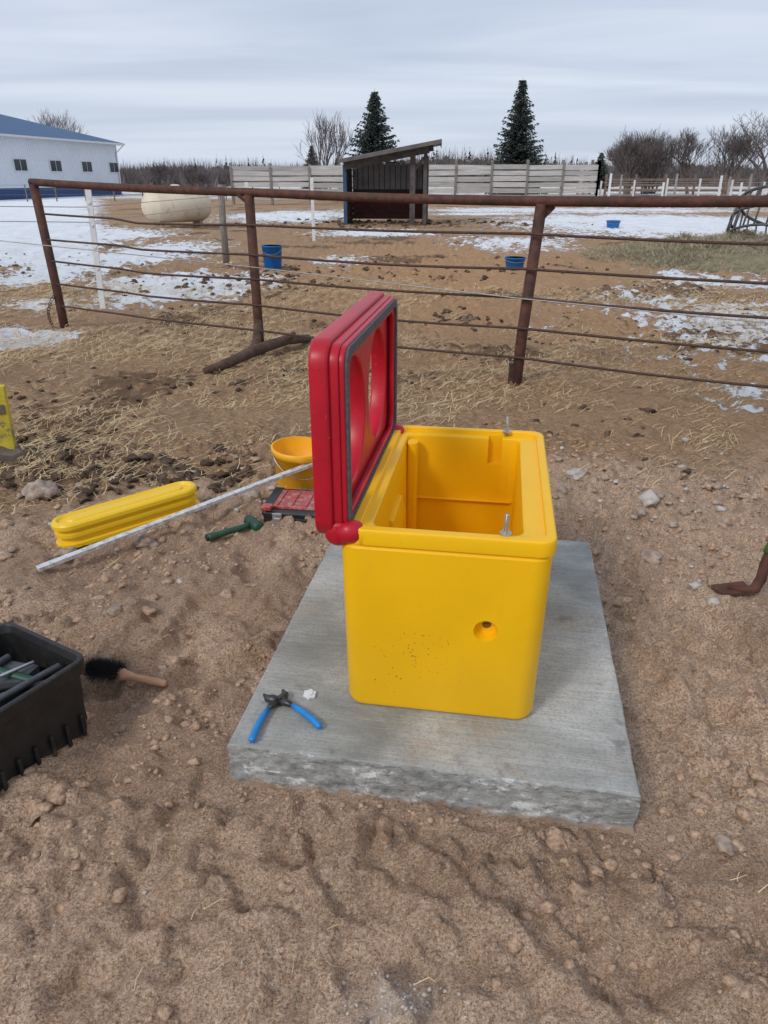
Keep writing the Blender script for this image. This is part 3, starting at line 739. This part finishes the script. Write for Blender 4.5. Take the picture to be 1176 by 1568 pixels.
# ---------------------------------------------------------------- run-in shed
SH=empty('run_in_shed',(0,29.8,0),(0,0,rad(-4)))
mb=MB()
W0,W1,Dp=-1.5,1.62,2.4
mb.box((0.06,Dp,1.15),(3.0,.08,2.0),0)
for i in range(14): mb.box((W0+.15+i*.22,Dp-.06,1.72),(.19,.03,.95),2)
for i in range(5): mb.box((.06,Dp-.06,.22+i*.21),(3.0,.04,.195),1)
mb.box((W0,Dp/2,1.0),(.06,Dp,2.0),0)
for i in range(5): mb.box((W0+.05,Dp/2,.22+i*.21),(.03,Dp,.195),1)
mb.box((W1,Dp/2,1.2),(.06,Dp,2.4),0)
for i in range(5): mb.box((W1-.05,Dp/2,.22+i*.21),(.03,Dp,.195),1)
mb.done('siding',[M_DARKW,M_REDW,M('shed_grey_panel',(.30,.30,.31),(.22,.22,.23),3,.7)],SH)
mb=MB()
mb.box((1.08,-.05,1.25),(.2,.2,2.6),0);mb.box((1.55,-.02,1.25),(.14,.16,2.55),0);mb.box((W0+.02,0,1.05),(.13,.16,2.1),1)
mb.beam((W0,-.06,2.06),(W1+.05,-.06,2.62),.10,.26,0)
mb.beam((1.08,-.06,1.85),(1.5,-.06,2.35),.08,.10,0)
for i in range(6):
    y=.1+i*.45;mb.beam((W0,y,2.14),(W1+.2,y,2.71),.05,.14,0)
mb.done('posts_and_beams',[M('dark_timber',(.06,.052,.048),(.11,.095,.088),5,.9),M('blue_timber',(.02,.06,.13),(.03,.085,.17),5,.7)],SH)
mb=MB();mb.beam((W0-.15,Dp/2-.2,2.22),(W1+.5,Dp/2-.2,2.87),Dp+.9,.06,0)
for i in range(16):
    y=-.65+i*.225;mb.beam((W0-.16,y,2.262),(W1+.51,y,2.912),.03,.03,0)
mb.beam((W1+.49,-.66,2.84),(W1+.49,2.6,2.84),.04,.16,1)
mb.beam((W0-.15,-.67,2.20),(W1+.5,-.67,2.85),.04,.12,1)
mb.done('roof',[M('roof_old_metal',(.16,.155,.15),(.24,.23,.22),3,.6,.3),M('grey_fascia',(.10,.09,.085),(.15,.135,.125),3,.9)],SH)

# ---------------------------------------------------------------- windbreak board fence
WF=empty('board_fence')
rw=random.Random(5)
mb=MB();mp_=MB()
def wind(x0,y0,x1,y1,step,zs,hh,top):
    L=math.hypot(x1-x0,y1-y0);n=max(1,round(L/step))
    for i in range(n+1):
        t=i/n;x=x0+(x1-x0)*t;y=y0+(y1-y0)*t
        mp_.box((x,y+.10,top/2+.08),(.18,.16,top+.2+rw.uniform(-.05,.2)))
        mp_.box((x,y-.06,top/2),(.14,.06,top*.97))
        if i<n:
            xa=x0+(x1-x0)*(i+1)/n;ya=y0+(y1-y0)*(i+1)/n
            for z in zs:
                j=rw.uniform(-.03,.03);mb.beam((x+.02,y,z+j),(xa-.02,ya,z+j+rw.uniform(-.05,.05)),.04,hh*rw.uniform(.86,1.0),rw.choice((0,0,1)))
wind(-10.4,54,-2.5,55,2.4,[.5,.88,1.26,1.64,2.02,2.3],.32,2.4)
wind(-2.5,55,15,55.5,2.5,[.5,.88,1.26,1.64,2.02,2.38],.33,2.62)
wind(15,55.5,15.3,62,2.6,[.5,.88,1.26,1.64,2.02,2.38],.33,2.62)
mb.done('boards',[M_OLD,M('weathered_boards_dark',(.32,.31,.30),(.46,.45,.43),1.5,.9,bmp=.4,bsc=12,bd=.02,stretch=(.6,1,8))],WF)
mp_.done('posts',M('old_post',(.16,.145,.13),(.26,.24,.22),4,.95),WF)
FF=MB();FW=MB()
for i in range(16):
    x=16.5+i*2.6;y=60+.25*i;FF.box((x,y,.75),(.12,.12,1.6+rw.uniform(-.2,.3)),0)
    if i<15:
        for z in (.5,.95,1.4): FF.beam((x,y,z),(x+2.6,y+.25,z),.02,.035,1)
for i in range(7):
    x=17+i*4.2;y=48-1.2*i;FF.box((x,y,.7),(.10,.10,1.5),0)
    if i<6:
        for z in (.7,1.2): FF.beam((x,y,z),(x+4.2,y-1.2,z),.015,.02,1)
for i in range(9):
    x=14+i*1.9+rw.uniform(-.4,.4);y=50+rw.uniform(-4,3);FF.box((x,y,.9),(.11,.11,1.8+rw.uniform(-.3,.4)),1 if i%3 else 0)
FF.done('pasture_fence',[M_WHITE,M('fence_rail_grey',(.24,.22,.20),(.34,.32,.30),4,.8)])
mb=MB()
for i in range(5):
    for z in (.4,.8,1.2,1.6): mb.beam((18+i*2.4,64,z),(20.4+i*2.4,64,z),.05,.16,0)
    mb.box((18+i*2.4,64.1,1),(.16,.16,2),0)
mb.done('board_fence',M('brown_boards',(.16,.11,.08),(.22,.17,.14),4,.9))
mb=MB()
for i in range(12):
    x=-33+i*2.2;y=62+i*.4;mb.box((x,y,.6),(.08,.08,1.3),0)
    if i<11:
        for z in (.5,.9,1.2): mb.beam((x,y,z),(x+2.2,y+.4,z),.012,.02,0)
mb.done('pasture_fence',M('post_grey_brown',(.14,.11,.09),(.2,.17,.14),4,.9))
mb=MB()
rings=26;seg=60;vs=[];fs=[]
for i in range(rings+1):
    t=i/rings
    for k in range(seg):
        a=2*math.pi*k/seg;rr0=t*(1+.15*math.sin(3*a+1))
        x=3.0*rr0*math.cos(a);y=3.2*rr0*math.sin(a)
        z=.42*(1-t*t)**1.2*(1+.6*(mnoise.noise(Vector((x*1.3,y*1.3,3))))) + .16*mnoise.noise(Vector((x*5,y*5,1)))*(1-t)-.03
        vs.append((x,y,z))
for i in range(rings):
    for k in range(seg): fs.append((i*seg+k,(i+1)*seg+k,(i+1)*seg+(k+1)%seg,i*seg+(k+1)%seg))
mb.add(vs,fs,0,True)
for i in range(12000):
    a=R.uniform(0,6.28);t=R.random()**.5*1.12;x=3*t*math.cos(a);y=3.2*t*math.sin(a);z=.42*max(0,1-t*t)**1.2*(1+.6*mnoise.noise(Vector((x*1.3,y*1.3,3))))+.0
    b=R.uniform(0,3.14);l=R.uniform(.08,.22);dx,dy=math.cos(b)*l,math.sin(b)*l
    mb.add([(x-dy*.07,y+dx*.07,z),(x+dy*.07,y-dx*.07,z),(x+dx,y+dy,z+R.uniform(0,.12))],[(0,1,2)],R.choice((1,2,2)))
mb.done('hay_pile',[M('old_hay',(.20,.165,.10),(.32,.27,.17),6,.95,bmp=.9,bsc=40,bd=.05),M('hay_light',(.42,.35,.22),(.32,.26,.155),4,.9,bmp=0),M('hay_dark',(.14,.12,.065),(.22,.18,.10),4,.9,bmp=0)],loc=(8.0,17.2,0))
mb=MB()
def ring(r,z,rt=.022): mb.tube([(r*math.cos(t),r*math.sin(t),z) for t in [2*math.pi*k/32 for k in range(33)]],rt,8,0,caps=False)
ring(1.1,0,.03);ring(1.1,.45,.03);ring(1.05,.9,.035)
for k in range(26):
    t=2*math.pi*k/26;t2=t+.12
    mb.tube([(1.1*math.cos(t),1.1*math.sin(t),.0),(1.1*math.cos(t),1.1*math.sin(t),.45),(1.05*math.cos(t2),1.05*math.sin(t2),.9)],.022,6)
mb.done('bale_feeder',M('feeder_steel',(.07,.078,.075),(.12,.125,.12),8,.5,.3),loc=(9.0,17.6,.20),rot=(rad(-14),rad(24),.3))

# ---------------------------------------------------------------- trees
def spruce(x,y,H,Rb,seed):
    r=random.Random(seed);mb=MB()
    mb.tube([(0,0,-.2),(0,0,H*.5),(0,0,H*.98)],[.16,.09,.01],8,0)
    lv=int(H/.13)
    for i in range(lv):
        t=i/lv;z=.35+t*(H-.45);Rl=Rb*(1-t)**.92*(1 if t>.1 else .8+2*t)
        nb=int(10+9*(1-t))
        for k in range(nb):
            a=r.uniform(0,2*math.pi);L=Rl*r.choice((r.uniform(.8,1.32),r.uniform(.5,1.0)))+.09
            d=Vector((math.cos(a),math.sin(a),0));side=Vector((-d.y,d.x,0))
            n=max(2,int(L/.19))
            for j in range(n):
                s=(j+.6)/n;zz=z-.24*L*s+.36*L*s*s*(.3+t)
                c=d*(L*s)+Vector((0,0,zz));wd=.34*(1-s*.6)*(.5+.5*(1-t))
                for q in range(4):
                    sd=r.choice((-1,1));tip=c+side*sd*wd*r.uniform(.5,1.2)+d*r.uniform(.05,.28)+Vector((0,0,r.uniform(-.20,.08)))
                    w_=d*.08+Vector((0,0,.07*r.uniform(-1,1)))
                    mb.add([c-w_,c+w_,tip],[(0,1,2)],1 if r.random()<.6 else 2)
    for k in range(10): 
        z=H-.05*k;a=r.uniform(0,6.28);mb.add([(0,0,z+.12),(.03,0,z),(math.cos(a)*.03*k*.6,math.sin(a)*.03*k*.6,z+.02)],[(0,1,2)],1)
    mb.done('spruce_tree',[M_BARK,M_N1,M_N2],loc=(x,y,0))
M_BARK=M('bark_grey',(.10,.085,.075),(.16,.14,.125),6,.9)
M_N1=M('spruce_needles_dark',(.027,.040,.034),(.045,.063,.053),3,.85,bmp=0)
M_N2=M('spruce_needles_light',(.08,.105,.095),(.11,.12,.11),3,.85,bmp=0)
spruce(-.75,66,8.1,2.95,1);spruce(11.0,66,8.9,2.65,2)
spruce(-13.5,150,7.5,2.4,3);spruce(38,140,6,2.4,4)
M_TW=M('bare_twigs',(.11,.09,.08),(.17,.14,.13),5,.9,bmp=0)
def bare(x,y,H,seed,spread=.55,depth=6,trunk=None,multi=1,thin=.016):
    r=random.Random(seed);mb=MB()
    def br(p,d,L,rd,dep):
        pts=[p];rs=[rd];q=p.copy();dd=d.copy();n=3 if dep>2 else (2 if dep>0 else 1)
        for i in range(n):
            dd=(dd+Vector((r.gauss(0,.10),r.gauss(0,.10),r.gauss(0.02,.08)))).normalized()
            q=q+dd*L/n;pts.append(q.copy());rs.append(rd*(1-.35*(i+1)/n))
        mb.tube(pts,rs,6 if dep>4 else (4 if dep>2 else 3),0,caps=False,smooth=True)
        if dep<=0: return
        nc=r.choice((2,3,3)) if dep<depth else r.choice((4,5))
        for k in range(nc):
            f=r.uniform(.4,1) if k else 1
            ii=f*n;i0=min(int(ii),n-1);bp=pts[i0].lerp(pts[i0+1],ii-i0)
            a=r.uniform(0,6.28);side=Vector((math.cos(a),math.sin(a),r.uniform(-.1,.4)))
            nd_=(dd*(1-spread*.6)+side*spread*r.uniform(.6,1.15)+Vector((0,0,.10))).normalized()
            br(bp,nd_,L*r.uniform(.68,.86),max(rd*.56,thin),dep-1)
    for k in range(multi):
        a=r.uniform(0,6.28);d0=Vector((math.cos(a)*.25*(multi>1),math.sin(a)*.25*(multi>1),1)).normalized()
        br(Vector((r.uniform(-.4,.4)*(multi>1),0,-.1)),d0,H*.24,trunk or H*.028,depth)
    mb.done('bare_tree',M_TW,loc=(x,y,0))
bare(42.0,88,10.8,11,.66,7,.34);bare(37,96,9.2,12,.46,6,.16,3);bare(31.5,95,8.6,13,.42,5,.12,8);bare(28.5,92,7.8,14,.42,5,.12,8);bare(45,84,10.6,15,.6,7,.28)
bare(34,100,8.2,19,.48,5,.12,6);bare(30,97,8.6,29,.42,5,.12,8);bare(40,92,9.0,39,.5,6,.2,3)
bare(-5,72,9.0,16,.30,5,.10,3,.012);bare(-26.5,95,4.8,17,.42,5,.08,4);bare(-24.2,100,4.4,18,.42,5,.08,4);bare(-22.5,98,3.6,28,.42,5,.08,4)
bare(-53,125,15.0,20,.42,6,.2,2)
bare(20,110,5.6,21,.5,5,.08,3);bare(9,95,5.0,31,.4,5,.08,3)
mb=MB();rt=random.Random(9)
for i in range(3600):
    y=rt.uniform(190,330);x=rt.uniform(-.75,.75)*y
    H=rt.uniform(3.4,7.0)*(1+.30*math.sin(x*.021+1)+.2*math.sin(x*.07))*y/260*1.25
    if rt.random()<.05:
        for q in range(26):
            t=rt.random();a=rt.uniform(0,6.28);w=H*.22*(1-t);z=H*1.05*t
            mb.add([(x,y,z+.5),(x,y,z-.5),(x+math.cos(a)*w,y+math.sin(a)*w,z-.3)],[(0,1,2)],1)
        continue
    w=H*.46
    for q in range(18):
        a=rt.uniform(-1.1,1.1);l=H*rt.uniform(.45,1)*(math.cos(a*.6));b=rt.uniform(0,.3)*H
        tx=x+math.sin(a)*w;s=rt.uniform(.07,.17)
        mb.add([(x-s+math.sin(a)*w*.2,y,b),(x+s+math.sin(a)*w*.2,y,b),(tx,y+rt.uniform(-1,1),max(l,b+.5))],[(0,1,2)],rt.choice((0,0,2)))
    mb.add([(x-w*.7,y,0),(x+w*.7,y,0),(x+w*.4,y,H*.48),(x-w*.1,y,H*rt.uniform(.5,.68)),(x-w*.5,y,H*.42)],[(0,1,2,3,4)],0)
mb.done('distant_treeline',[M('far_twigs',(.085,.072,.072),(.12,.10,.097),.3,.95,bmp=0),M('far_conifer',(.03,.042,.038),(.045,.06,.052),.3,.95,bmp=0),M('far_twigs_pale',(.17,.15,.145),(.22,.185,.175),.3,.95,bmp=0)])

# ---------------------------------------------------------------- world
w=bpy.data.worlds.new('World');scene.world=w;w.use_nodes=True;nt=w.node_tree;nt.nodes.clear()
out=nd(nt,'ShaderNodeOutputWorld');b1=nd(nt,'ShaderNodeBackground');b2=nd(nt,'ShaderNodeBackground');mx=nd(nt,'ShaderNodeMixShader')
EL,AZ=rad(40),rad(222)
sk=nd(nt,'ShaderNodeTexSky',sky_type='NISHITA');sk.sun_disc=False;sk.sun_elevation=EL;sk.sun_rotation=AZ;sk.altitude=200;sk.dust_density=3
nt.links.new(sk.outputs[0],b1.inputs[0]);b1.inputs[1].default_value=.08
tc=nd(nt,'ShaderNodeTexCoord');sx=nd(nt,'ShaderNodeSeparateXYZ');nt.links.new(tc.outputs['Generated'],sx.inputs[0])
zz=math_(nt,'ADD',math_(nt,'MAXIMUM',sx.outputs[2],0.),.10)
cx_=nd(nt,'ShaderNodeCombineXYZ');nt.links.new(math_(nt,'DIVIDE',sx.outputs[0],zz),cx_.inputs[0]);nt.links.new(math_(nt,'DIVIDE',sx.outputs[1],zz),cx_.inputs[1])
mpp=nd(nt,'ShaderNodeMapping');mpp.inputs['Scale'].default_value=(.30,1.0,1);mpp.inputs['Rotation'].default_value=(0,0,.12);nt.links.new(cx_.outputs[0],mpp.inputs[0])
cn=noise(nt,mpp.outputs[0],.8,4,.5,.4)
cc=ramp(nt,cn,[(.32,(.45,.52,.66)),(.48,(.56,.63,.77)),(.66,(.74,.80,.90))])
hz=ramp(nt,sx.outputs[2],[(0.,.6),(.16,0.)])
cc=mix(nt,hz,cc,(.68,.75,.86))
nt.links.new(cc,b2.inputs[0]);b2.inputs[1].default_value=1.10
mx.inputs[0].default_value=.88
nt.links.new(b1.outputs[0],mx.inputs[1]);nt.links.new(b2.outputs[0],mx.inputs[2]);nt.links.new(mx.outputs[0],out.inputs[0])
sl=bpy.data.lights.new('sun','SUN');sl.energy=1.5;sl.angle=rad(13);sl.color=(1,.96,.90)
so=bpy.data.objects.new('sun',sl);COL.objects.link(so)
dv=Vector((math.sin(AZ)*math.cos(EL),math.cos(AZ)*math.cos(EL),math.sin(EL)))
so.rotation_euler=dv.to_track_quat('Z','Y').to_euler();so.location=(0,0,20)
# camera
cd_=bpy.data.cameras.new('camera');cam=bpy.data.objects.new('camera',cd_);COL.objects.link(cam);scene.camera=cam
cam.location=(0,0,1.6);cam.rotation_euler=(rad(90-24.83),0,0)
cd_.sensor_fit='VERTICAL';cd_.sensor_height=36;cd_.lens=1100/1568*36;cd_.clip_start=.05;cd_.clip_end=3000
